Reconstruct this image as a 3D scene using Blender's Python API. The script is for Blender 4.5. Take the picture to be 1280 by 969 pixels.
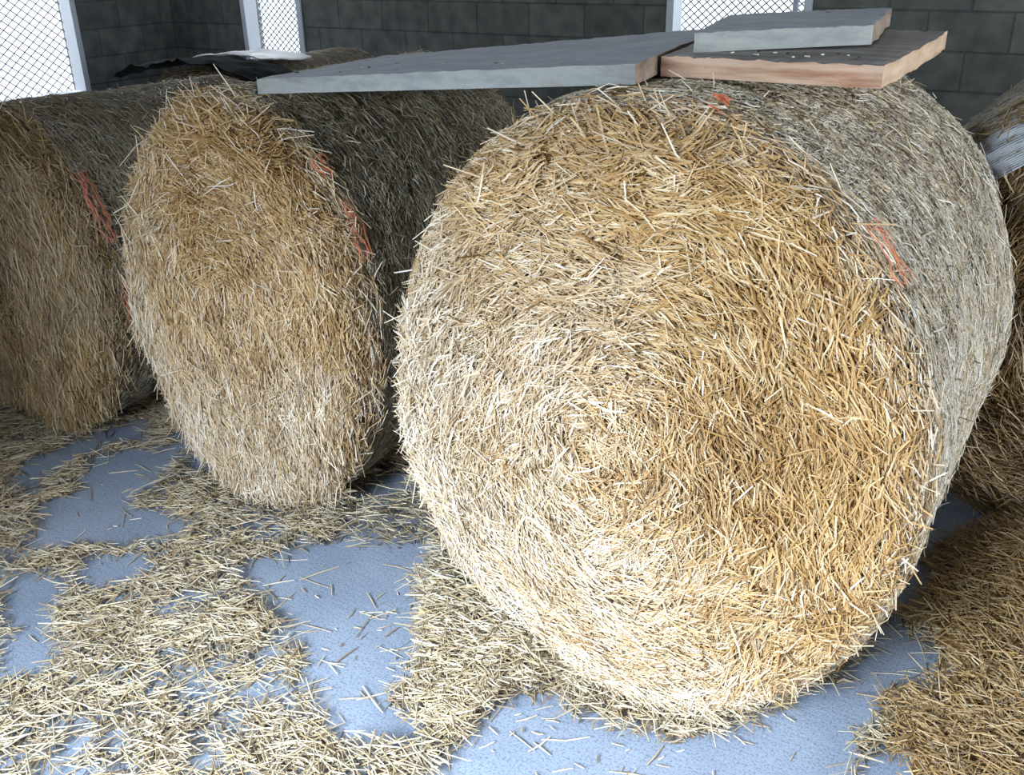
import bpy, math
import numpy as np
from mathutils import Matrix, Vector

for _o in list(bpy.data.objects):
    bpy.data.objects.remove(_o)
S = bpy.context.scene
COL = S.collection
rng = np.random.default_rng(7)

# ---------------------------------------------------------------- camera
CAM_H, PITCH, ROLL, FPX = 1.782, 0.4344, -0.0194, 1210.0
TH = 0.5712                                    # the bale row and the walls are turned by this angle
cam_d = bpy.data.cameras.new('camera')
cam = bpy.data.objects.new('camera', cam_d); COL.objects.link(cam)
cam_d.sensor_width = 36.0; cam_d.lens = 36.0 * FPX / 1280.0; cam_d.clip_start = 0.02
_f = Vector((0, math.cos(PITCH), -math.sin(PITCH)))
_r0 = Vector((1, 0, 0)); _u0 = Vector((0, math.sin(PITCH), math.cos(PITCH)))
_r = math.cos(ROLL) * _r0 + math.sin(ROLL) * _u0
_u = math.cos(ROLL) * _u0 - math.sin(ROLL) * _r0
_b = -_f
cam.matrix_world = Matrix(((_r.x, _u.x, _b.x, 0), (_r.y, _u.y, _b.y, 0), (_r.z, _u.z, _b.z, CAM_H), (0, 0, 0, 1)))
S.camera = cam

# ---------------------------------------------------------------- view, sky, daylight
S.view_settings.view_transform = 'Standard'; S.view_settings.look = 'None'
S.view_settings.gamma = 1.0; S.view_settings.use_curve_mapping = False
S.view_settings.exposure = -0.12
S.cycles.use_denoising = True
S.cycles.max_bounces = 8; S.cycles.diffuse_bounces = 4; S.cycles.transparent_max_bounces = 8

RU = Vector((math.cos(TH), -math.sin(TH), 0)); RA = Vector((math.sin(TH), math.cos(TH), 0))
def W(u, a, z=0.0):                            # barn coordinates (along the bale row, into the barn, up) -> world
    return RU * u + RA * a + Vector((0, 0, z))

world = bpy.data.worlds.new('overcast_sky'); S.world = world; world.use_nodes = True
bg = world.node_tree.nodes['Background']; bg.inputs[0].default_value = (0.86, 0.93, 1.0, 1); bg.inputs[1].default_value = 2.6

def area(name, loc, target, sx, sy, power, colour, spread=math.pi):
    d = bpy.data.lights.new(name, 'AREA'); d.shape = 'RECTANGLE'; d.size = sx; d.size_y = sy
    d.energy = power; d.color = colour; d.spread = spread
    o = bpy.data.objects.new(name, d); COL.objects.link(o); o.location = loc
    o.rotation_euler = (Vector(target) - Vector(loc)).to_track_quat('-Z', 'Y').to_euler()
    return o
area('daylight_through_doorway', W(-1.8, -3.0, 3.0), W(-1.3, 1.6, 0.2), 2.6, 2.2, 1500, (0.77, 0.885, 1.0))
area('added_side_light', W(3.9, 1.6, 1.75), W(0.0, 2.4, 0.9), 2.2, 1.1, 230, (0.88, 0.94, 1.0))  # added lamp at an unseen opening, brightens the side of the big bale

area('daylight_through_back_window', W(-2.0, 7.3, 3.4), W(-1.9, 3.2, 1.4), 1.4, 1.2, 420, (0.86, 0.93, 1.0))
area('daylight_through_narrow_window', W(-6.6, 7.2, 3.4), W(-3.6, 3.2, 1.2), 1.2, 1.2, 320, (0.86, 0.93, 1.0))
area('daylight_through_left_window', W(-8.6, 4.2, 3.5), W(-4, 3.2, 1.1), 1.6, 1.2, 320, (0.86, 0.93, 1.0))

# ---------------------------------------------------------------- helpers
def tag(o, label=None, cat=None, group=None, kind=None):
    if label: o['label'] = label
    if cat: o['category'] = cat
    if group: o['group'] = group
    if kind: o['kind'] = kind
    return o

def empty(name, loc, rz=0.0):
    o = bpy.data.objects.new(name, None); COL.objects.link(o)
    o.location = loc; o.rotation_euler = (0, 0, rz); o.empty_display_size = 0.2
    return o

def vnoise(p, scale, seed=0):
    """smooth 3D value noise in -1..1 for an (n,3) array"""
    q = np.asarray(p, float) / scale + 100.0 + seed * 17.31
    i = np.floor(q).astype(np.int64); f = q - i; f = f * f * (3 - 2 * f)
    def h(a, b, c):
        n = (a * 73856093) ^ (b * 19349663) ^ (c * 83492791) ^ (seed * 2654435 + 12345)
        n = (n ^ (n >> 13)) * 1274126177 & 0x7fffffff
        n = (n ^ (n >> 16)) & 0xffff
        return n / 32767.5 - 1.0
    x, y, z = i[:, 0], i[:, 1], i[:, 2]
    def mix(a, b, t): return a + (b - a) * t
    c = [[[h(x + dx, y + dy, z + dz) for dz in (0, 1)] for dy in (0, 1)] for dx in (0, 1)]
    return mix(mix(mix(c[0][0][0], c[0][0][1], f[:, 2]), mix(c[0][1][0], c[0][1][1], f[:, 2]), f[:, 1]),
               mix(mix(c[1][0][0], c[1][0][1], f[:, 2]), mix(c[1][1][0], c[1][1][1], f[:, 2]), f[:, 1]), f[:, 0])

class Geo:
    """collects quads with a tone, a hue and a material index; builds one mesh"""
    def __init__(s): s.v = []; s.q = []; s.t = []; s.h = []; s.m = []; s.n = 0
    def add(s, v, q, tone=0.5, hue=0.5, mat=0):
        v = np.asarray(v, float).reshape(-1, 3); q = np.asarray(q, np.int64).reshape(-1, 4)
        s.v.append(v); s.q.append(q + s.n); s.n += len(v)
        s.t.append(np.broadcast_to(tone, (len(q),)).astype(np.float32)); s.h.append(np.broadcast_to(hue, (len(q),)).astype(np.float32))
        s.m.append(np.broadcast_to(mat, (len(q),)).astype(np.int32))
    def grid(s, P, tone=0.5, hue=0.5, mat=0, wrap=False):
        n, m = P.shape[:2]; idx = np.arange(n * m).reshape(n, m)
        if wrap: idx = np.concatenate([idx, idx[:, :1]], 1)
        q = np.stack([idx[:-1, :-1], idx[1:, :-1], idx[1:, 1:], idx[:-1, 1:]], -1)
        s.add(P.reshape(-1, 3), q, tone, hue, mat)
    def box(s, c, d, mat=0, ax=None):
        ax = np.eye(3) if ax is None else np.asarray(ax, float)
        k = np.array([(x, y, z) for x in (-.5, .5) for y in (-.5, .5) for z in (-.5, .5)]) * np.asarray(d, float)
        s.add(np.asarray(c, float) + k @ ax, [(0, 1, 3, 2), (4, 6, 7, 5), (0, 4, 5, 1), (2, 3, 7, 6), (0, 2, 6, 4), (1, 5, 7, 3)], mat=mat)
    def bar(s, p, q_, w, mat=0, up=(0, 1, 0)):
        p = np.asarray(p, float); q_ = np.asarray(q_, float); d = q_ - p; L = np.linalg.norm(d); d /= L
        b = np.cross(d, np.asarray(up, float)); b /= np.linalg.norm(b); c = np.cross(d, b)
        s.box((p + q_) / 2, (L, w, w), mat, np.array([d, b, c]))
    def straws(s, p, d, nrm, L, w, bend=0.12, seg=2, tone=None, hue=None, mat=0, closed=False, r=None):
        """bent stalks: p middle, d direction, nrm outward, all (n,3)"""
        r = r or rng
        n = len(p)
        if n == 0: return
        d = d / np.linalg.norm(d, axis=1)[:, None]
        b = np.cross(d, nrm); b /= np.linalg.norm(b, axis=1)[:, None] + 1e-9; c = np.cross(b, d)
        bb = (b * r.normal(0, 1, (n, 1)) + c * r.normal(0, .5, (n, 1))) * bend
        nr = seg + 1
        V = np.empty((n, nr, 3, 3))
        for k in range(nr):
            t = k / seg - 0.5
            m = p + d * (L * t)[:, None] + bb * (L * (t * t * 4 - .5) * .5)[:, None]
            tw = w * (1.0 if 0 < k < seg else 0.62)
            V[:, k, 0] = m - b * (tw / 2)[:, None]; V[:, k, 1] = m + c * (tw * .55)[:, None]; V[:, k, 2] = m + b * (tw / 2)[:, None]
        base = (np.arange(n) * nr * 3)[:, None]
        qs = []
        for k in range(seg):
            a0 = k * 3; b0 = a0 + 3
            qs.append([a0, b0, b0 + 1, a0 + 1]); qs.append([a0 + 1, b0 + 1, b0 + 2, a0 + 2])
            if closed: qs.append([a0 + 2, b0 + 2, b0, a0])
        qs = np.array(qs); q = (base[:, :, None] + qs[None]).reshape(-1, 4)
        tone = r.random(n) if tone is None else tone; hue = r.random(n) if hue is None else hue
        s.add(V, q, np.repeat(tone, len(qs)), np.repeat(hue, len(qs)), mat)
    def build(s, name, mats, parent=None, smooth=False):
        me = bpy.data.meshes.new(name)
        v = np.concatenate(s.v); q = np.concatenate(s.q)
        me.vertices.add(len(v)); me.vertices.foreach_set('co', v.astype(np.float32).ravel())
        me.loops.add(q.size); me.loops.foreach_set('vertex_index', q.astype(np.int32).ravel())
        me.polygons.add(len(q)); me.polygons.foreach_set('loop_start', (np.arange(len(q)) * 4).astype(np.int32))
        me.polygons.foreach_set('loop_total', np.full(len(q), 4, np.int32))
        for m in (mats if isinstance(mats, (list, tuple)) else [mats]): me.materials.append(m)
        me.polygons.foreach_set('material_index', np.concatenate(s.m))
        me.update(calc_edges=True)
        for nm, ar in (('tone', s.t), ('hue', s.h)):
            at = me.attributes.new(nm, 'FLOAT', 'FACE'); at.data.foreach_set('value', np.concatenate(ar))
        me.polygons.foreach_set('use_smooth', np.full(len(q), smooth))
        o = bpy.data.objects.new(name, me); COL.objects.link(o); o.parent = parent
        return o

# ---------------------------------------------------------------- materials
def new_mat(name, rough=0.8, spec=0.3):
    m = bpy.data.materials.new(name); m.use_nodes = True
    nt = m.node_tree; b = nt.nodes['Principled BSDF']
    b.inputs['Roughness'].default_value = rough; b.inputs['Specular IOR Level'].default_value = spec
    return m, nt, b
def nd(nt, t, **k):
    n = nt.nodes.new(t)
    for a, v in k.items(): setattr(n, a, v)
    return n
def ramp(nt, stops):
    r = nd(nt, 'ShaderNodeValToRGB'); e = r.color_ramp.elements
    while len(e) < len(stops): e.new(0.5)
    for x, (p, c) in zip(e, stops): x.position = p; x.color = (*c, 1)
    return r
def straw_mat(name, pale, gold, rough=0.5, spec=0.35):
    m, nt, b = new_mat(name, rough, spec)
    at = nd(nt, 'ShaderNodeAttribute', attribute_name='tone'); ah = nd(nt, 'ShaderNodeAttribute', attribute_name='hue')
    r = ramp(nt, pale); nt.links.new(at.outputs['Fac'], r.inputs[0]); r2 = ramp(nt, gold); nt.links.new(at.outputs['Fac'], r2.inputs[0])
    mx = nd(nt, 'ShaderNodeMix', data_type='RGBA', blend_type='MIX')
    nt.links.new(ah.outputs['Fac'], mx.inputs['Factor']); nt.links.new(r.outputs[0], mx.inputs['A']); nt.links.new(r2.outputs[0], mx.inputs['B'])
    nt.links.new(mx.outputs['Result'], b.inputs['Base Color'])
    return m
M = {}
PALE = [(0, (.16, .10, .05)), (.2, (.44, .33, .20)), (.55, (.66, .55, .41)), (.8, (.80, .73, .62)), (1, (.92, .88, .82))]
GOLD = [(0, (.10, .045, .01)), (.2, (.32, .17, .055)), (.55, (.54, .34, .135)), (.8, (.68, .48, .24)), (1, (.85, .70, .46))]
M['straw'] = straw_mat('golden_straw', PALE, GOLD)
M['old'] = straw_mat('weathered_straw', [(0, (.09, .06, .03)), (.2, (.24, .18, .10)), (.6, (.42, .34, .23)), (1, (.66, .58, .46))], [(0, (.07, .035, .01)), (.2, (.22, .12, .035)), (.6, (.40, .24, .08)), (1, (.60, .44, .22))])
M['litter'] = straw_mat('trodden_straw', [(0, (.07, .05, .03)), (.25, (.26, .20, .13)), (.6, (.42, .36, .27)), (1, (.70, .65, .54))], [(0, (.06, .04, .02)), (.25, (.22, .15, .07)), (.6, (.42, .31, .16)), (1, (.66, .54, .34))])
M['rind'] = straw_mat('flattened_side_straw', [(0, (.14, .11, .07)), (.25, (.40, .36, .28)), (.65, (.64, .61, .52)), (1, (.90, .88, .82))], [(0, (.12, .08, .04)), (.25, (.32, .23, .12)), (.65, (.54, .42, .25)), (1, (.74, .64, .45))])
M['dark_rind'] = straw_mat('dusty_side_straw', [(0, (.08, .065, .045)), (.3, (.30, .26, .19)), (.7, (.48, .43, .33)), (1, (.75, .70, .60))], [(0, (.06, .04, .02)), (.3, (.24, .17, .08)), (.7, (.40, .30, .16)), (1, (.6, .48, .3))])
def core_mat(name, c0, c1, vec_scale):
    m, nt, b = new_mat(name, 0.9, 0.1)
    tc = nd(nt, 'ShaderNodeTexCoord'); mp = nd(nt, 'ShaderNodeMapping'); mp.inputs['Scale'].default_value = vec_scale
    n = nd(nt, 'ShaderNodeTexNoise'); n.inputs['Scale'].default_value = 1; n.inputs['Detail'].default_value = 8
    nt.links.new(tc.outputs['Object'], mp.inputs[0]); nt.links.new(mp.outputs[0], n.inputs['Vector'])
    r = ramp(nt, [(.3, c0), (.7, c1)]); nt.links.new(n.outputs[0], r.inputs[0]); nt.links.new(r.outputs[0], b.inputs['Base Color'])
    bp = nd(nt, 'ShaderNodeBump'); bp.inputs['Strength'].default_value = .8; bp.inputs['Distance'].default_value = .02
    nt.links.new(n.outputs[0], bp.inputs['Height']); nt.links.new(bp.outputs[0], b.inputs['Normal'])
    return m
M['core'] = core_mat('packed_straw', (.05, .025, .008), (.26, .15, .055), (60, 60, 60))  # dark core colour paints shade into the gaps between stalks
M['core_side'] = core_mat('packed_side_straw', (.09, .07, .04), (.38, .32, .22), (20, 160, 60))
m, nt, b = new_mat('white_net', 0.4, 0.5); b.inputs['Base Color'].default_value = (.74, .75, .76, 1); M['net'] = m
m, nt, b = new_mat('silvery_film', 0.3, 0.6); b.inputs['Base Color'].default_value = (.50, .55, .62, 1); M['film'] = m
m, nt, b = new_mat('red_net_edge', 0.5, 0.4); b.inputs['Base Color'].default_value = (.50, .15, .075, 1); M['red'] = m

def concrete():
    m, nt, b = new_mat('blue_grey_concrete', 0.75, 0.3)
    tc = nd(nt, 'ShaderNodeTexCoord')
    n1 = nd(nt, 'ShaderNodeTexNoise'); n1.inputs['Scale'].default_value = 3; n1.inputs['Detail'].default_value = 6
    n2 = nd(nt, 'ShaderNodeTexNoise'); n2.inputs['Scale'].default_value = 160; n2.inputs['Detail'].default_value = 4
    mp = nd(nt, 'ShaderNodeMapping'); mp.inputs['Rotation'].default_value = (0, 0, math.radians(35)); mp.inputs['Scale'].default_value = (9, 75, 1)
    n3 = nd(nt, 'ShaderNodeTexNoise'); n3.inputs['Scale'].default_value = 1; n3.inputs['Detail'].default_value = 3
    nt.links.new(tc.outputs['Object'], n1.inputs['Vector']); nt.links.new(tc.outputs['Object'], n2.inputs['Vector'])
    nt.links.new(tc.outputs['Object'], mp.inputs[0]); nt.links.new(mp.outputs[0], n3.inputs['Vector'])
    r = ramp(nt, [(.3, (.27, .33, .44)), (.7, (.36, .43, .55))]); nt.links.new(n1.outputs[0], r.inputs[0])
    r2 = ramp(nt, [(.33, (.60, .60, .60)), (.52, (1, 1, 1))]); nt.links.new(n2.outputs[0], r2.inputs[0])
    mx = nd(nt, 'ShaderNodeMix', data_type='RGBA', blend_type='MULTIPLY'); mx.inputs['Factor'].default_value = 1
    nt.links.new(r.outputs[0], mx.inputs['A']); nt.links.new(r2.outputs[0], mx.inputs['B']); nt.links.new(mx.outputs['Result'], b.inputs['Base Color'])
    ad = nd(nt, 'ShaderNodeMath', operation='ADD'); nt.links.new(n2.outputs[0], ad.inputs[0]); nt.links.new(n3.outputs[0], ad.inputs[1])
    bp = nd(nt, 'ShaderNodeBump'); bp.inputs['Strength'].default_value = .35; bp.inputs['Distance'].default_value = .003
    nt.links.new(ad.outputs[0], bp.inputs['Height']); nt.links.new(bp.outputs[0], b.inputs['Normal'])
    return m
M['floor'] = concrete()
def blocks():
    m, nt, b = new_mat('concrete_blockwork', 0.9, 0.15)
    tc = nd(nt, 'ShaderNodeTexCoord'); sp = nd(nt, 'ShaderNodeSeparateXYZ'); cb = nd(nt, 'ShaderNodeCombineXYZ')
    nt.links.new(tc.outputs['Object'], sp.inputs[0]); nt.links.new(sp.outputs[0], cb.inputs[0]); nt.links.new(sp.outputs[2], cb.inputs[1])
    br = nd(nt, 'ShaderNodeTexBrick'); br.inputs['Scale'].default_value = 1; br.inputs['Brick Width'].default_value = .41; br.inputs['Row Height'].default_value = .2
    br.inputs['Mortar Size'].default_value = .006; br.inputs['Mortar Smooth'].default_value = .3
    br.inputs['Color1'].default_value = (.14, .15, .14, 1); br.inputs['Color2'].default_value = (.19, .195, .18, 1); br.inputs['Mortar'].default_value = (.11, .115, .11, 1)
    nt.links.new(cb.outputs[0], br.inputs['Vector'])
    n = nd(nt, 'ShaderNodeTexNoise'); n.inputs['Scale'].default_value = 9; n.inputs['Detail'].default_value = 8; nt.links.new(tc.outputs['Object'], n.inputs['Vector'])
    r = ramp(nt, [(.3, (.6, .6, .6)), (.7, (1.1, 1.1, 1.1))]); nt.links.new(n.outputs[0], r.inputs[0])
    mx = nd(nt, 'ShaderNodeMix', data_type='RGBA', blend_type='MULTIPLY'); mx.inputs['Factor'].default_value = 1
    nt.links.new(br.outputs['Color'], mx.inputs['A']); nt.links.new(r.outputs[0], mx.inputs['B']); nt.links.new(mx.outputs['Result'], b.inputs['Base Color'])
    bp = nd(nt, 'ShaderNodeBump'); bp.inputs['Strength'].default_value = .8; bp.inputs['Distance'].default_value = .005; bp.invert = True
    nt.links.new(br.outputs['Fac'], bp.inputs['Height']); nt.links.new(bp.outputs[0], b.inputs['Normal'])
    return m
M['wall'] = blocks()
m, nt, b = new_mat('ceiling_slab', 0.9, 0.1); b.inputs['Base Color'].default_value = (.30, .30, .29, 1); M['ceiling'] = m
m, nt, b = new_mat('galvanised_frame', 0.5, 0.5); b.inputs['Base Color'].default_value = (.62, .66, .72, 1); M['frame'] = m
m, nt, b = new_mat('galvanised_mesh', 0.5, 0.5); b.inputs['Base Color'].default_value = (.20, .22, .25, 1); M['mesh'] = m
def wood(name, c0, c1, scale, c2=None):
    m, nt, b = new_mat(name, 0.85, 0.2)
    tc = nd(nt, 'ShaderNodeTexCoord'); mp = nd(nt, 'ShaderNodeMapping'); mp.inputs['Scale'].default_value = scale
    n = nd(nt, 'ShaderNodeTexNoise'); n.inputs['Scale'].default_value = 1; n.inputs['Detail'].default_value = 8; n.inputs['Roughness'].default_value = .65
    nt.links.new(tc.outputs['Object'], mp.inputs[0]); nt.links.new(mp.outputs[0], n.inputs['Vector'])
    r = ramp(nt, [(.32, c0), (.55, c1), (.75, c2 or c1)]); nt.links.new(n.outputs[0], r.inputs[0]); nt.links.new(r.outputs[0], b.inputs['Base Color'])
    bp = nd(nt, 'ShaderNodeBump'); bp.inputs['Strength'].default_value = .4; bp.inputs['Distance'].default_value = .0025
    nt.links.new(n.outputs[0], bp.inputs['Height']); nt.links.new(bp.outputs[0], b.inputs['Normal'])
    return m
M['dust_top'] = wood('dusty_board_top', (.40, .42, .47), (.52, .545, .60), (7, 11, 9), (.60, .62, .67))
M['dust_edge'] = wood('cement_caked_edge', (.24, .25, .25), (.36, .38, .37), (8, 8, 30), (.30, .27, .22))
M['brown_end'] = wood('stained_board_end', (.16, .11, .08), (.30, .23, .18), (30, 12, 30), (.36, .32, .28))
M['pink_wood'] = wood('raw_board_edge', (.38, .19, .11), (.66, .46, .34), (4, 30, 50), (.72, .56, .44))
M['tan_wood'] = wood('raw_board_end', (.42, .28, .18), (.58, .43, .30), (30, 6, 40), (.66, .54, .42))
M['brown_top'] = wood('worn_board_top', (.24, .22, .21), (.38, .355, .34), (3, 22, 10), (.50, .48, .47))
m, nt, b = new_mat('black_tarpaulin', 0.95, 0.05); b.inputs['Base Color'].default_value = (.02, .022, .024, 1); M['tarp'] = m
m, nt, b = new_mat('white_film', 0.5, 0.4); b.inputs['Base Color'].default_value = (.75, .78, .80, 1); M['sheet'] = m
m, nt, b = new_mat('pale_chips', 0.8, 0.2); b.inputs['Base Color'].default_value = (.75, .72, .64, 1); M['chip'] = m
m, nt, b = new_mat('dark_chips', 0.8, 0.2); b.inputs['Base Color'].default_value = (.05, .045, .04, 1); M['dark_chip'] = m

# ---------------------------------------------------------------- the barn
A_BACK, U_LEFT, U_RIGHT, A_FRONT, H_ROOF = 5.76, -7.0, 3.6, -0.7, 3.3
barn_rz = -TH
def wall(name, origin, rz, length, height, holes, thick=0.2):
    """wall in its own frame: x along, z up, inner face at y=0, thickness towards +y; holes = (x0,x1,z0,z1)"""
    xs = sorted({0, length, *[h[0] for h in holes], *[h[1] for h in holes]}); zs = sorted({0, height, *[h[2] for h in holes], *[h[3] for h in holes]})
    g = Geo()
    for x0, x1 in zip(xs, xs[1:]):
        for z0, z1 in zip(zs, zs[1:]):
            if any(h[0] <= (x0 + x1) / 2 <= h[1] and h[2] <= (z0 + z1) / 2 <= h[3] for h in holes): continue
            g.box(((x0 + x1) / 2, thick / 2, (z0 + z1) / 2), (x1 - x0, thick, z1 - z0))
    o = g.build(name, M['wall']); o.location = origin; o.rotation_euler = (0, 0, rz)
    return tag(o, kind='structure')

def lattice_window(name, parent_loc, rz, x0, x1, z0, z1, cell, wire, label, mullion=None, y=0.12):
    root = empty(name, parent_loc, rz); tag(root, label, kind='structure')
    g = Geo(); fw = 0.045
    for (cx, cz, sx, sz) in (((x0 + x1) / 2, z0 + fw / 2, x1 - x0, fw), ((x0 + x1) / 2, z1 - fw / 2, x1 - x0, fw),
                             (x0 + fw / 2, (z0 + z1) / 2, fw, z1 - z0 - 2 * fw), (x1 - fw / 2, (z0 + z1) / 2, fw, z1 - z0 - 2 * fw)):
        g.box((cx, y - .07, cz), (sx, .13, sz))
    if mullion: g.box((mullion, y, (z0 + z1) / 2), (.03, .03, z1 - z0 - 2 * fw))
    g.build('window_frame', M['frame'], root)
    g = Geo(); a0, a1, b0, b1 = x0 + fw, x1 - fw, z0 + fw, z1 - fw
    cw, ch = cell; k = ch / cw
    for s in (1, -1):                               # two families of slanting wires clipped to the opening
        off = -(a1 - a0) * k
        while off < (b1 - b0) + (a1 - a0) * k:
            pts = []
            ref = a0 if s > 0 else a1
            za = b0 + off
            # z = za + s*k*(x-ref)
            f = lambda x: za + s * k * (x - ref)
            xa, xb = a0, a1
            xl = (b0 - za) / (s * k) + ref; xh = (b1 - za) / (s * k) + ref
            lo, hi = max(xa, min(xl, xh)), min(xb, max(xl, xh))
            if hi - lo > .01: g.bar((lo, y, f(lo)), (hi, y + .004 * s, f(hi)), wire)
            off += ch
    g.build('wire_mesh', M['mesh'], root)
    return root

WIN_L = (3.3, 4.87, .72, 2.9)                      # on the left wall, measured along a
WIN_2 = (-6.16, -5.52, .78, 2.9)
WIN_3 = (-2.54, -1.67, .80, 2.9)
wall('wall_back', W(U_LEFT, A_BACK), -TH, U_RIGHT - U_LEFT, H_ROOF, [(w[0] - U_LEFT, w[1] - U_LEFT, w[2], w[3]) for w in (WIN_2, WIN_3)])
# left wall: local x runs along +a (rz = 90deg - TH), thickness towards -u
wall('wall_left', W(U_LEFT, A_FRONT), math.pi / 2 - TH, A_BACK - A_FRONT, H_ROOF, [(WIN_L[0] - A_FRONT, WIN_L[1] - A_FRONT, WIN_L[2], WIN_L[3])])
wall('wall_right', W(U_RIGHT, A_BACK), -math.pi / 2 - TH, A_BACK - A_FRONT, H_ROOF, [(A_BACK - 2.7, A_BACK - .5, 1.2, 2.3)])  # unseen opening added so the side lamp reaches the big bale
DOOR = (-2.08, -0.20, 0.0, 1.97)
wall('wall_front', W(U_RIGHT, A_FRONT), math.pi - TH, U_RIGHT - U_LEFT, H_ROOF, [(U_RIGHT - DOOR[1], U_RIGHT - DOOR[0], 0.0, DOOR[3])])
g = Geo(); g.box(((U_LEFT + U_RIGHT) / 2, (A_FRONT + A_BACK) / 2, H_ROOF + .1), (U_RIGHT - U_LEFT + .4, A_BACK - A_FRONT + .4, .2))
o = g.build('ceiling', M['ceiling']); o.rotation_euler = (0, 0, -TH); tag(o, kind='structure')
g = Geo(); g.box(((U_LEFT + U_RIGHT) / 2, (A_FRONT + A_BACK) / 2, -.1), (U_RIGHT - U_LEFT + .4, A_BACK - A_FRONT + .4, .2))
o = g.build('floor', M['floor']); o.rotation_euler = (0, 0, -TH); tag(o, kind='structure')

lattice_window('window_1', W(U_LEFT, A_FRONT), math.pi / 2 - TH, WIN_L[0] - A_FRONT, WIN_L[1] - A_FRONT, WIN_L[2], WIN_L[3], (.085, .065), .0065,
               'wide bright window with diamond wire mesh at the far left')
lattice_window('window_2', W(U_LEFT, A_BACK), -TH, WIN_2[0] - U_LEFT, WIN_2[1] - U_LEFT, WIN_2[2], WIN_2[3], (.06, .05), .007,
               'narrow bright mesh window above the left end of the long grey board')
lattice_window('window_3', W(U_LEFT, A_BACK), -TH, WIN_3[0] - U_LEFT, WIN_3[1] - U_LEFT, WIN_3[2], WIN_3[3], (.052, .044), .0065,
               'mesh window with a thin mullion behind the boards on the big bale', mullion=WIN_3[1] - U_LEFT - .13)

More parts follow.
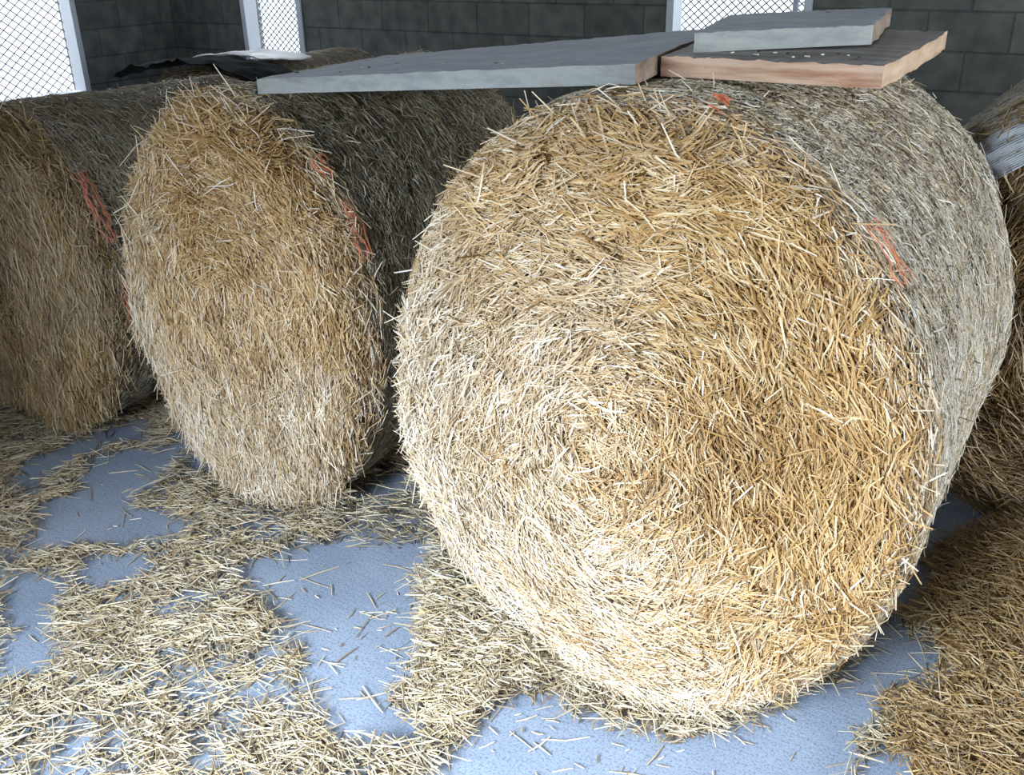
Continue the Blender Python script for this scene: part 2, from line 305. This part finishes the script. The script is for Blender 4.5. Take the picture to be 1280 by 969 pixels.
# ---------------------------------------------------------------- round straw bales
def make_bale(label, u, a, R, RZ, WID, seed, nface, nside, face_mat, side_mat, droop=0.0, yaw=0.0, net_face=0.0, loose=300,
              group='round straw bales', sag=0.0, red=(), long_=1.0, lit_hue=None, rnd=1.0, hollow=None, side_threads=46):
    r = np.random.default_rng(seed)
    root = empty('round_straw_bale', W(u, a), -TH + yaw); tag(root, label, 'straw bale', group)
    def flat(P):                                    # the belly is pressed flat where it meets the floor
        z = P[..., 2]; P[..., 2] = np.where(z < .03, .012 + .3 * np.maximum(z, 0), z); return P
    def face_off(x, z):                             # how far the face stands out at (x, z)
        p = np.stack([x, np.zeros_like(x), z], -1).reshape(-1, 3)
        rr = np.sqrt((x / R) ** 2 + ((z - RZ) / RZ) ** 2)
        n = (vnoise(p, .22, seed) * .024 + vnoise(p, .085, seed + 1) * .018 + vnoise(p, .035, seed + 2) * .007).reshape(x.shape)
        o = -.05 * (1 - rr ** 2) - n
        if hollow:
            for hx, hz, hr, hd in hollow: o = o + hd * np.exp(-(((x - hx) ** 2 + (z - hz) ** 2) / hr ** 2))
        return o + .095 * np.clip((rr - .86) / .14, 0, 1) ** 2
    # end face core
    g = Geo()
    nr_, na = 40, 160
    rr = np.linspace(0.001, 1, nr_)[:, None]; an = np.linspace(0, 2 * np.pi, na, endpoint=False)[None]
    x = R * rr * np.cos(an); z = RZ + RZ * rr * np.sin(an)
    g.grid(flat(np.stack([x, face_off(x, z), z], -1)), .3, .5, 1, wrap=True)
    # straws of the face, wound round the middle
    n = nface; q = np.sqrt(r.random(n)) * .965; t = r.random(n) * 2 * np.pi
    x = R * q * np.cos(t); z = RZ + RZ * q * np.sin(t)
    P = np.stack([x, face_off(x, z), z], -1)
    ang = t + np.pi / 2
    low = vnoise(P, .16, seed + 5) * .55 + vnoise(P, .05, seed + 6) * .65 + vnoise(P, .022, seed + 7) * .35
    core_mix = np.exp(-(q / .16) ** 2)
    ang = ang + low + r.normal(0, .36, n) + core_mix * r.normal(0, 1.0, n) + (r.random(n) < .10) * r.normal(0, 1.0, n)
    D = np.stack([np.cos(ang), np.zeros(n), np.sin(ang)], -1)
    if droop:
        k = np.clip((RZ * (1.55 - .2 * vnoise(P, .3, seed + 9)) - z) / (RZ * .55), 0, 1) * droop
        V_ = np.stack([r.normal(0, .30, n) , np.zeros(n), -np.ones(n)], -1)
        D = np.where((r.random(n) < k)[:, None], V_, D)
    D[:, 1] = r.normal(0, .13, n) + (r.random(n) < .05) * r.normal(0, .25, n)
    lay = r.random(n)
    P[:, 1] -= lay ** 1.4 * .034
    if lit_hue is None: hue = np.clip(.62 + .25 * vnoise(P, .2, seed + 8) + .22 * r.normal(0, 1, n), 0, 1)
    else: hue = np.clip(lit_hue[0] + lit_hue[1] * x / R + lit_hue[2] * (z - RZ) / RZ + .30 * vnoise(P, .16, seed + 8) + .22 * r.normal(0, 1, n), 0, 1)  # golden and pale stalk areas, with doorway light and shade painted into the hue
    L = (.035 + .085 * r.random(n) ** 1.7) * long_; w = .0020 + .0036 * r.random(n) ** 1.8
    tone = np.clip(.26 + .34 * lay + .2 * r.normal(0, 1, n) + .22 * vnoise(P, .035, seed + 3) + .10 * vnoise(P, .2, seed + 4), 0, 1)  # deeper stalks darkened: shade in the gaps is painted into the tone
    N = np.tile([0., -1., 0.], (n, 1))
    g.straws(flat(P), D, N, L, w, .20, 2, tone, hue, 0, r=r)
    # stalks bent round the shoulder between face and side
    n = nface // 11; t = r.random(n) * 2 * np.pi; yb = np.abs(r.normal(0, .036, n))
    yy = np.clip((.09 - yb) / .09, 0, 1) ** 2 * .07; rad = 1 - yy / R + (.004 + .014 * r.random(n)) / R
    P = np.stack([R * rad * np.cos(t), yb, RZ + RZ * rad * np.sin(t)], -1)
    D = np.stack([-np.sin(t), r.normal(0, .30, n), np.cos(t)], -1) + np.stack([np.cos(t), 0 * t, np.sin(t)], -1) * r.normal(0, .16, (n, 1))
    Nn = np.stack([np.cos(t), -.6 * np.ones(n), np.sin(t)], -1)
    g.straws(flat(P), D, Nn, (.03 + .08 * r.random(n) ** 1.5) * long_, .002 + .003 * r.random(n) ** 1.6, .2, 2, np.clip(r.normal(.44, .26, n), 0, 1), np.clip(r.normal(.55, .3, n), 0, 1), 0, r=r)
    # loose stalks sticking out of the face and rim
    n = loose; q = np.where(r.random(n) < .35, .93 + .06 * r.random(n), np.sqrt(r.random(n))); t = r.random(n) * 2 * np.pi
    x = R * q * np.cos(t); z = RZ + RZ * q * np.sin(t); P = np.stack([x, face_off(x, z) - .022, z], -1)
    ang = t + np.pi / 2 * np.sign(r.random(n) - .2) + r.normal(0, .45, n) + (q < .9) * r.normal(0, .9, n)
    if droop: ang = np.where((z < RZ * 1.3) & (r.random(n) < .7), -np.pi / 2 + r.normal(0, .35, n), ang)
    D = np.stack([np.cos(ang), -np.abs(r.normal(.1, .18, n)), np.sin(ang)], -1)
    P[:, 2] = np.maximum(P[:, 2], .05)
    g.straws(P, D, np.tile([0., -1., 0.], (n, 1)), (.07 + .13 * r.random(n) ** 2) * long_, .003 + .0018 * r.random(n), .15, 3, np.clip(r.normal(.7, .2, n), 0, 1), r.random(n), 0, True, r=r)
    g.build('end_face', [M[face_mat], M['core']], root)
    # rind: the rolled side
    g = Geo()
    def side(t, y, lift=0.0):
        rad = 1 + lift
        p = np.stack([R * np.cos(t), y, RZ * np.sin(t)], -1).reshape(-1, 3)
        nn = (vnoise(p, .25, seed + 11) * .012 + vnoise(p * [1, 3, 1], .12, seed + 12) * .006).reshape(t.shape)
        yy = np.clip((.09 - y) / .09, 0, 1) ** 2 * .07
        rad = rad + nn / R - yy / R - sag * np.maximum(y, 0)
        edge = (1 - sag * np.maximum(y, 0))
        return flat(np.stack([R * rad * np.cos(t), y, RZ + RZ * rad * np.sin(t)], -1))
    ys = np.linspace(0.0, WID, 30)[:, None]; an = np.linspace(0, 2 * np.pi, 140, endpoint=False)[None]
    T, Y = np.broadcast_to(an, (30, 140)), np.broadcast_to(ys, (30, 140))
    g.grid(side(T, Y), .3, .5, 1, wrap=True)
    bx = np.linspace(.001, 1, 8)[:, None]                                   # plain back end
    g.grid(flat(np.stack([R * bx * np.cos(an) * (1 - sag * WID), np.full((8, 140), WID), RZ + RZ * bx * np.sin(an) * (1 - sag * WID)], -1)), .3, .5, 1, wrap=True)
    n = nside; t = r.uniform(-.35 * np.pi, 1.25 * np.pi, n); y = r.random(n) * (WID - .03) + .02
    P = side(t, y, 0.004 + .010 * r.random(n))
    Nn = np.stack([np.cos(t), np.zeros(n), np.sin(t)], -1); Tn = np.stack([-np.sin(t), np.zeros(n), np.cos(t)], -1)
    an_ = r.normal(0, .55, n) + vnoise(P, .1, seed + 13) * .7
    an_ = an_ * rnd
    D = Tn * np.cos(an_)[:, None] + np.array([0, 1., 0]) * np.sin(an_)[:, None] + Nn * r.normal(0, .05, (n, 1))
    tone = np.clip(.48 + .2 * r.normal(0, 1, n) + .2 * vnoise(P, .04, seed + 14) + .12 * vnoise(P, .3, seed + 15), 0, 1)
    g.straws(P, D, Nn, .010 + .030 * r.random(n) ** 2, .0018 + .0026 * r.random(n), .12, 1, tone, np.clip(.42 + .45 * vnoise(P, .07, seed + 21) + .3 * r.normal(0, 1, n), 0, 1), 0, r=r)
    n = loose; t = r.uniform(-.2 * np.pi, 1.1 * np.pi, n); y = r.random(n) * WID
    P = side(t, y, .018); Nn = np.stack([np.cos(t), np.zeros(n), np.sin(t)], -1); Tn = np.stack([-np.sin(t), np.zeros(n), np.cos(t)], -1)
    D = Tn * r.normal(0, 1, (n, 1)) + np.array([0, 1., 0]) * r.normal(0, 1, (n, 1)) + Nn * np.abs(r.normal(.1, .25, (n, 1)))
    g.straws(P, D, Nn, .03 + .05 * r.random(n), .0025 + .001 * r.random(n), .15, 2, np.clip(r.normal(.75, .2, n), 0, 1), r.random(n), 0, True, r=r)
    g.build('rolled_side', [M[side_mat], M['core_side']], root)
    # net wrap: thin white threads round the roll with short zigzag ties
    g = Geo()
    nseg = 90; tt = np.linspace(-.4 * np.pi, 1.3 * np.pi, nseg)
    for k in range(side_threads):
        y0 = .03 + (WID - .06) * k / (side_threads - 1)
        yy = y0 + .006 * np.sin(tt * 5 + k) + r.normal(0, .0015, nseg)
        Pk = side(tt, yy, .012 + .003 * np.sin(tt * 9 + k * 1.3)); Pk2 = side(tt, yy + .0011, .0122 + .003 * np.sin(tt * 9 + k * 1.3))
        g.grid(np.stack([Pk, Pk2], 0))
    if net_face:
        for k in range(26):                           # net folded over the rim onto the face
            q = 1.0 - net_face * k / 26
            x = R * q * np.cos(tt); z = RZ + RZ * q * np.sin(tt); y = face_off(x, z) - .042 + .004 * np.sin(tt * 13 + k)
            g.grid(np.stack([np.stack([x, y, z], -1), np.stack([x * .993, y - .001, RZ + (z - RZ) * .993], -1)], 0), mat=1)
    g.build('net_wrap', [M['net'], M['film']], root)
    for t0, t1, wd in red:
        g = Geo(); nk = max(12, int((t1 - t0) * 60)); tk = np.linspace(t0, t1, nk); nz = np.stack([tk * 3, tk, tk], -1)
        for j in range(5):
            yy = .045 + .008 * j + vnoise(nz, .12, seed + j) * .012; e = np.sin(np.linspace(.15, 3.0, nk)) ** .5
            lift = .052 + .008 * vnoise(nz, .06, seed + j + 3)
            g.grid(np.stack([side(tk, yy, lift), side(tk, yy + wd * (.3 + .7 * r.random()) * e, lift + .002)], 0))
        g.build('net_edge', M['red'], root)
    return root

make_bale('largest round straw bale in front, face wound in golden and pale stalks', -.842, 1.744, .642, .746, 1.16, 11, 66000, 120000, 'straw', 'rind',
          loose=900, lit_hue=(.55, .52, .34), rnd=2.4, hollow=[(.30, .84, .15, .075), (-.1, .80, .07, .03), (.05, .42, .12, .03), (.12, .98, .08, .02)],
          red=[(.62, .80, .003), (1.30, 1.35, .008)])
make_bale('round straw bale left of the largest one, its lower face hanging in loose strands', -2.315, 1.99, .51, .69, 1.16, 23, 50000, 80000, 'straw', 'dark_rind',
          droop=.85, yaw=.02, loose=1500, long_=1.25, lit_hue=(.62, .10, .55), red=[(.74, .86, .009), (.35, .62, .004)], hollow=[(.0, .72, .2, .03), (.4, .6, .06, .03)])  # more golden towards the top: shade on the upper face put into colour
make_bale('shaded round straw bale cut off by the left edge of the picture', -3.519, 1.97, .56, .635, 1.16, 37, 40000, 50000, 'old', 'dark_rind',
          droop=.8, loose=1000, long_=1.2, sag=.05, red=[(.30, .72, .006), (-.15, .10, .004)])
make_bale('dark round bale behind the left ones, carrying the black tarpaulin', -3.95, 3.27, .60, .615, 1.16, 61, 4000, 14000, 'old', 'dark_rind', loose=60)
make_bale('round bale behind the right side of the largest one, rim under silvery net', .10, 3.05, .75, .72, 1.16, 51, 26000, 20000, 'old', 'rind',
          loose=260, net_face=.2, yaw=0.0)

# ---------------------------------------------------------------- boards on top of the bales
def board(name, label, corners, thick, mats, nx=60, ny=20, rough=.004, seed=0, group=None):
    """corners: four top corners front-left, front-right, back-right, back-left in barn coordinates (u, a, z)"""
    c = np.array(corners, float); o0 = (c[0] + c[1] + c[2] + c[3]) / 4; c = c - o0
    s = np.linspace(0, 1, nx)[:, None, None]; t = np.linspace(0, 1, ny)[None, :, None]
    top = (c[0] * (1 - s) + c[1] * s) * (1 - t) + (c[3] * (1 - s) + c[2] * s) * t
    S_, T_ = np.broadcast_to(s[..., 0], (nx, ny)), np.broadcast_to(t[..., 0], (nx, ny))
    e = np.exp(-np.minimum(np.minimum(S_ * 30, (1 - S_) * 30), np.minimum(T_ * 14, (1 - T_) * 14)))
    n = vnoise(top.reshape(-1, 3), .05, seed).reshape(nx, ny); n2 = vnoise(top.reshape(-1, 3), .018, seed + 1).reshape(nx, ny)
    top = top.copy(); top[..., 2] += n * rough * .4 - e * np.abs(n2) * rough * 1.2
    bot = top.copy(); bot[..., 2] = (c[0] * (1 - s) + c[1] * s)[..., 2] * (1 - t[..., 0]) + (c[3] * (1 - s) + c[2] * s)[..., 2] * t[..., 0] - thick
    # ragged plan outline
    for B in (top, bot):
        w = vnoise(B.reshape(-1, 3) * [1, 1, 0], .07, seed + 4).reshape(nx, ny) * rough
        B[..., 0] += w * np.where((S_ < .001) | (S_ > .999), 2.2, 0); B[..., 1] += w * np.where((T_ < .001) | (T_ > .999), 1, 0)
    g = Geo(); g.grid(top[:, ::-1], mat=0); g.grid(bot, mat=1)
    def edge(tp, bt, mat):
        k = np.linspace(0, 1, 5)[:, None, None]
        E_ = tp[None] * (1 - k) + bt[None] * k
        g.grid(E_, mat=mat)
    edge(top[:, 0], bot[:, 0], 1); edge(top[::-1, -1], bot[::-1, -1], 1); edge(top[-1], bot[-1], 2); edge(top[0, ::-1], bot[0, ::-1], 2)
    o = g.build(name, [M[x] for x in mats]); o.location = W(*o0); o.rotation_euler = (0, 0, -TH)
    tag(o, label, 'board', group or 'boards lying on the bales')
    return o
board('board', 'long grey board bridging the middle bale and the largest bale', [(-2.13, 2.01, 1.437), (-.885, 1.865, 1.549), (-1.03, 2.74, 1.549), (-2.17, 2.62, 1.437)], .042,
      ('dust_top', 'dust_edge', 'brown_end'), seed=3, rough=.003)
board('board', 'pinkish brown board lying straight on top of the largest bale', [(-.90, 2.03, 1.548), (-.437, 2.03, 1.548), (-.462, 2.82, 1.548), (-1.02, 2.80, 1.548)], .044,
      ('brown_top', 'pink_wood', 'tan_wood'), seed=8)
board('board', 'grey topped board stacked on the pinkish brown one', [(-.855, 2.10, 1.590), (-.535, 2.33, 1.598), (-.622, 2.88, 1.598), (-.98, 2.62, 1.590)], .042,
      ('dust_top', 'dust_edge', 'brown_end'), seed=13, rough=.003)
g = Geo()
r = np.random.default_rng(5)
for (u0, u1, a0, a1, zf, n) in ((-2.1, -.98, 2.02, 2.45, lambda u: 1.4375 + (u + 2.13) / 1.245 * .112, 46), (-.75, -.6, 2.42, 2.72, lambda u: 1.5925, 8), (-.8, -.48, 2.08, 2.2, lambda u: 1.5485, 16)):
    for k in range(n):
        uu = r.uniform(u0, u1); aa = r.uniform(a0, a1); sz = r.uniform(.002, .0055); an = r.random() * 3
        ax = np.array([[math.cos(an), math.sin(an), 0], [-math.sin(an), math.cos(an), 0], [0, 0, 1]])
        g.box((uu, aa, zf(uu) + sz * .3), (sz * r.uniform(1, 2.5), sz, sz * .6), int(r.random() < .3), ax)
o = g.build('chaff', [M['chip'], M['dark_chip']]); o.rotation_euler = (0, 0, -TH)
tag(o, 'tiny pale and dark crumbs scattered over the tops of the boards', 'chaff', kind='stuff')

# ---------------------------------------------------------------- straw trodden on the floor
CLEAR = [
    [(-3.116, 1.797), (-3.115, 1.920), (-2.847, 2.100), (-2.775, 1.963), (-2.748, 1.780), (-2.715, 1.737), (-2.418, 1.764), (-2.358, 1.661), (-2.521, 1.537), (-2.693, 1.393), (-2.804, 1.395), (-2.950, 1.537), (-2.961, 1.623), (-2.963, 1.705)],
    [(-3.065, 2.127), (-2.967, 2.224), (-2.653, 2.105), (-2.587, 2.006), (-2.673, 1.969), (-2.821, 2.078)],
    [(-2.103, 1.683), (-2.036, 1.774), (-1.941, 1.857), (-1.822, 1.954), (-1.657, 2.079), (-1.546, 1.848), (-1.382, 1.689), (-1.332, 1.604), (-1.312, 1.474), (-1.241, 1.483), (-1.184, 1.343), (-1.334, 1.251), (-1.451, 1.322), (-1.631, 1.424), (-1.855, 1.573), (-2.025, 1.608)],
    [(-1.075, 1.293), (-1.116, 1.414), (-1.062, 1.624), (-0.935, 1.651), (-0.826, 1.621), (-0.647, 1.699), (-0.516, 1.840), (-0.428, 2.008), (-0.347, 2.162), (-0.321, 2.450), (-0.238, 2.418), (-0.140, 2.287), (-0.166, 2.166), (-0.239, 2.056), (-0.258, 1.935), (-0.250, 1.866), (-0.234, 1.738), (-.30, 1.2), (-1.040, 1.247)],
    [(-2.686, 1.236), (-2.605, 1.333), (-2.448, 1.308), (-2.320, 1.166), (-2.160, 1.031), (-2.243, 0.946)],
    [(-2.586, 1.420), (-2.411, 1.576), (-2.282, 1.502), (-2.338, 1.397), (-2.444, 1.333)],
    [(-2.034, 2.080), (-2.054, 2.321), (-1.960, 2.342), (-1.857, 2.233), (-1.987, 2.108)],
    [(-1.674, 1.075), (-1.606, 1.117), (-1.521, 1.064), (-1.566, 0.994)],
    [(-3.286, 1.662), (-3.326, 1.857), (-3.199, 2.256), (-3.108, 2.142), (-3.156, 1.809), (-3.074, 1.588), (-3.023, 1.493)],
]
def inside(u, a, poly):
    c = np.zeros(len(u), bool); n = len(poly)
    for i in range(n):
        x1, y1 = poly[i]; x2, y2 = poly[(i + 1) % n]
        k = ((y1 > a) != (y2 > a)) & (u < (x2 - x1) * (a - y1) / (y2 - y1 + 1e-12) + x1); c ^= k
    return c
def floor_straw(n, u0, u1, a0, a1, keep_clear, seed, lmin, lmax, height, name, label, mat, tone_mu=.55, cond=None, gap=.0):
    r = np.random.default_rng(seed)
    u = r.uniform(u0, u1, n); a = r.uniform(a0, a1, n)
    p3 = np.stack([u, a, np.zeros(n)], -1)
    ju = u + vnoise(p3, .05, seed) * .035 + r.normal(0, .012, n); ja = a + vnoise(p3, .05, seed + 1) * .035 + r.normal(0, .012, n)
    c = np.zeros(n, bool)
    for poly in CLEAR: c |= inside(ju, ja, poly)
    k = ~c | (r.random(n) < keep_clear)
    k &= r.random(n) < np.clip(.72 - gap + .9 * vnoise(p3, .05, seed + 2) + .5 * vnoise(p3, .22, seed + 8), .10, 1)
    if cond is not None: k &= cond(u, a)
    clear = c[k]; u, a = u[k], a[k]; n = len(u)
    h = np.maximum(height(u, a), .006); h = np.where(clear, .003, h)
    z = .003 + h * r.random(n) ** .8
    base = vnoise(np.stack([u, a, z * 0], -1), .12, seed + 3) * 1.3
    an = base * .7 + .3 + r.normal(0, 1.0, n)
    D = np.stack([np.cos(an), np.sin(an), np.where(clear, 0, r.normal(0, .10, n))], -1)
    L = lmin + (lmax - lmin) * r.random(n) ** 1.9
    D[:, 2] = np.clip(D[:, 2], -z / (L * .5), .5)
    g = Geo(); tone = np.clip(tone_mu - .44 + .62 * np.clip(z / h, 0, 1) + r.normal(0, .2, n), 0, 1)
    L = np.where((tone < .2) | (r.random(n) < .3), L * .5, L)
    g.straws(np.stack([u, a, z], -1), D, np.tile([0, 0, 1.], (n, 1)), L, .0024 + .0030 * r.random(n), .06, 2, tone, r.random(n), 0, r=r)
    return g
def skirt(u, a):                                     # straw banks up against the foot of each bale
    d = np.maximum(0, 1.70 - a); f = np.exp(-(d / .13) ** 2) * np.exp(-((u + 1.2) / .38) ** 2) * .15
    d2 = np.maximum(0, 2.05 - a); f2 = np.exp(-(d2 / .10) ** 2) * np.exp(-((u + 2.15) / .4) ** 2) * .07
    return .022 + f + f2 + .018 * vnoise(np.stack([u, a, u * 0], -1), .15, 91)
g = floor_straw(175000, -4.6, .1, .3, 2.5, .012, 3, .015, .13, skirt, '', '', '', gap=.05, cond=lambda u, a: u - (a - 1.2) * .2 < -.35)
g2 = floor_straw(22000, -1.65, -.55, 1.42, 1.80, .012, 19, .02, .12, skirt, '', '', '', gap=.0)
g.add(np.concatenate(g2.v), np.concatenate(g2.q), np.concatenate(g2.t), np.concatenate(g2.h))
o = g.build('loose_straw', M['litter']); o.rotation_euler = (0, 0, -TH)
tag(o, 'loose pale straw trodden flat over the grey floor in front of the bales', 'straw', kind='stuff')

# heap at the right: a low mound under a thick loose layer
def heap_h(u, a):
    d = np.sqrt(((u - .52) / .78) ** 2 + ((a - 2.5) / 1.3) ** 2)
    return .30 * np.clip(1 - d ** 2, 0, 1) ** .8
g = Geo()
gu, ga = np.meshgrid(np.linspace(-.4, 1.4, 60), np.linspace(1.2, 3.0, 60), indexing='ij')
pp = np.stack([gu, ga, gu * 0], -1).reshape(-1, 3)
hz = (np.where(np.logical_or.reduce([inside(gu.ravel() + o_, ga.ravel(), CLEAR[3]) for o_ in (-.06, 0, .03)]).reshape(gu.shape), -.02, heap_h(gu, ga) - .03)) * (1 + .25 * vnoise(pp, .15, 4).reshape(gu.shape))
g.grid(np.stack([gu, ga, hz - .012], -1)[:, ::-1], mat=1)
r = np.random.default_rng(77); n = 42000
u = r.uniform(-.50, 1.3, n); a = r.uniform(1.2, 3.0, n)
pq = np.stack([u, a, a * 0], -1); uj = u + .07 * vnoise(pq, .10, 9) + .04 * vnoise(pq, .04, 10) - np.abs(r.normal(0, .025, n))
k = (heap_h(uj, a) > .002) & ~inside(uj, a, CLEAR[3]); u, a = u[k], a[k]; n = len(u)
pp = np.stack([u, a, u * 0], -1); z = heap_h(u, a) * (1 + .25 * vnoise(pp, .15, 4)) + .004 + .03 * r.random(n)
an = r.uniform(0, 6.28, n); D = np.stack([np.cos(an), np.sin(an), r.normal(0, .28, n)], -1)
L = .03 + .10 * r.random(n) ** 1.8; D[:, 2] = np.clip(D[:, 2], -z / (L * .5), .8)
g.straws(np.stack([u, a, z], -1), D, np.tile([0, 0, 1.], (n, 1)), L, .0025 + .0025 * r.random(n), .12, 2, np.clip(r.normal(.40, .24, n), 0, 1), .35 + .65 * r.random(n), 0, r=r)
o = g.build('straw_heap', [M['old'], M['core']]); o.rotation_euler = (0, 0, -TH)
tag(o, 'heap of loose brown straw on the floor right of the largest bale', 'straw', kind='stuff')

# ---------------------------------------------------------------- tarpaulin and film behind the left bales
def crumpled(name, label, cat, mat, u0, u1, a0, a1, z, amp, seed):
    g = Geo(); gu, ga = np.meshgrid(np.linspace(u0, u1, 50), np.linspace(a0, a1, 16), indexing='ij')
    pp = np.stack([gu, ga, gu * 0], -1).reshape(-1, 3)
    zz = z(gu, ga) + (vnoise(pp, .12, seed) * amp + vnoise(pp, .04, seed + 1) * amp * .5).reshape(gu.shape)
    top = np.stack([gu, ga, zz], -1); bot = top - [0, 0, .006]
    g.grid(top[:, ::-1]); g.grid(bot)
    for t_, b_ in ((top[:, 0], bot[:, 0]), (top[::-1, -1], bot[::-1, -1]), (top[-1], bot[-1]), (top[0, ::-1], bot[0, ::-1])): g.grid(np.stack([t_, b_], 0))
    o = g.build(name, M[mat], smooth=True); o.rotation_euler = (0, 0, -TH); tag(o, label, cat); return o

crumpled('plastic_sheet', 'crumpled white plastic sheet behind the black tarpaulin at the far left', 'sheet', 'sheet', -4.60, -3.75, 3.68, 3.95, lambda u, a: 1.262 - .22 * (u + 4.0) ** 2 + 0 * a, .010, 71)
crumpled('tarpaulin', 'black crumpled tarpaulin lying on the dark bale behind the left ones', 'tarpaulin', 'tarp', -4.55, -3.55, 3.32, 3.64, lambda u, a: 1.262 - .28 * (u + 4.0) ** 2 + 0 * a, .022, 73)
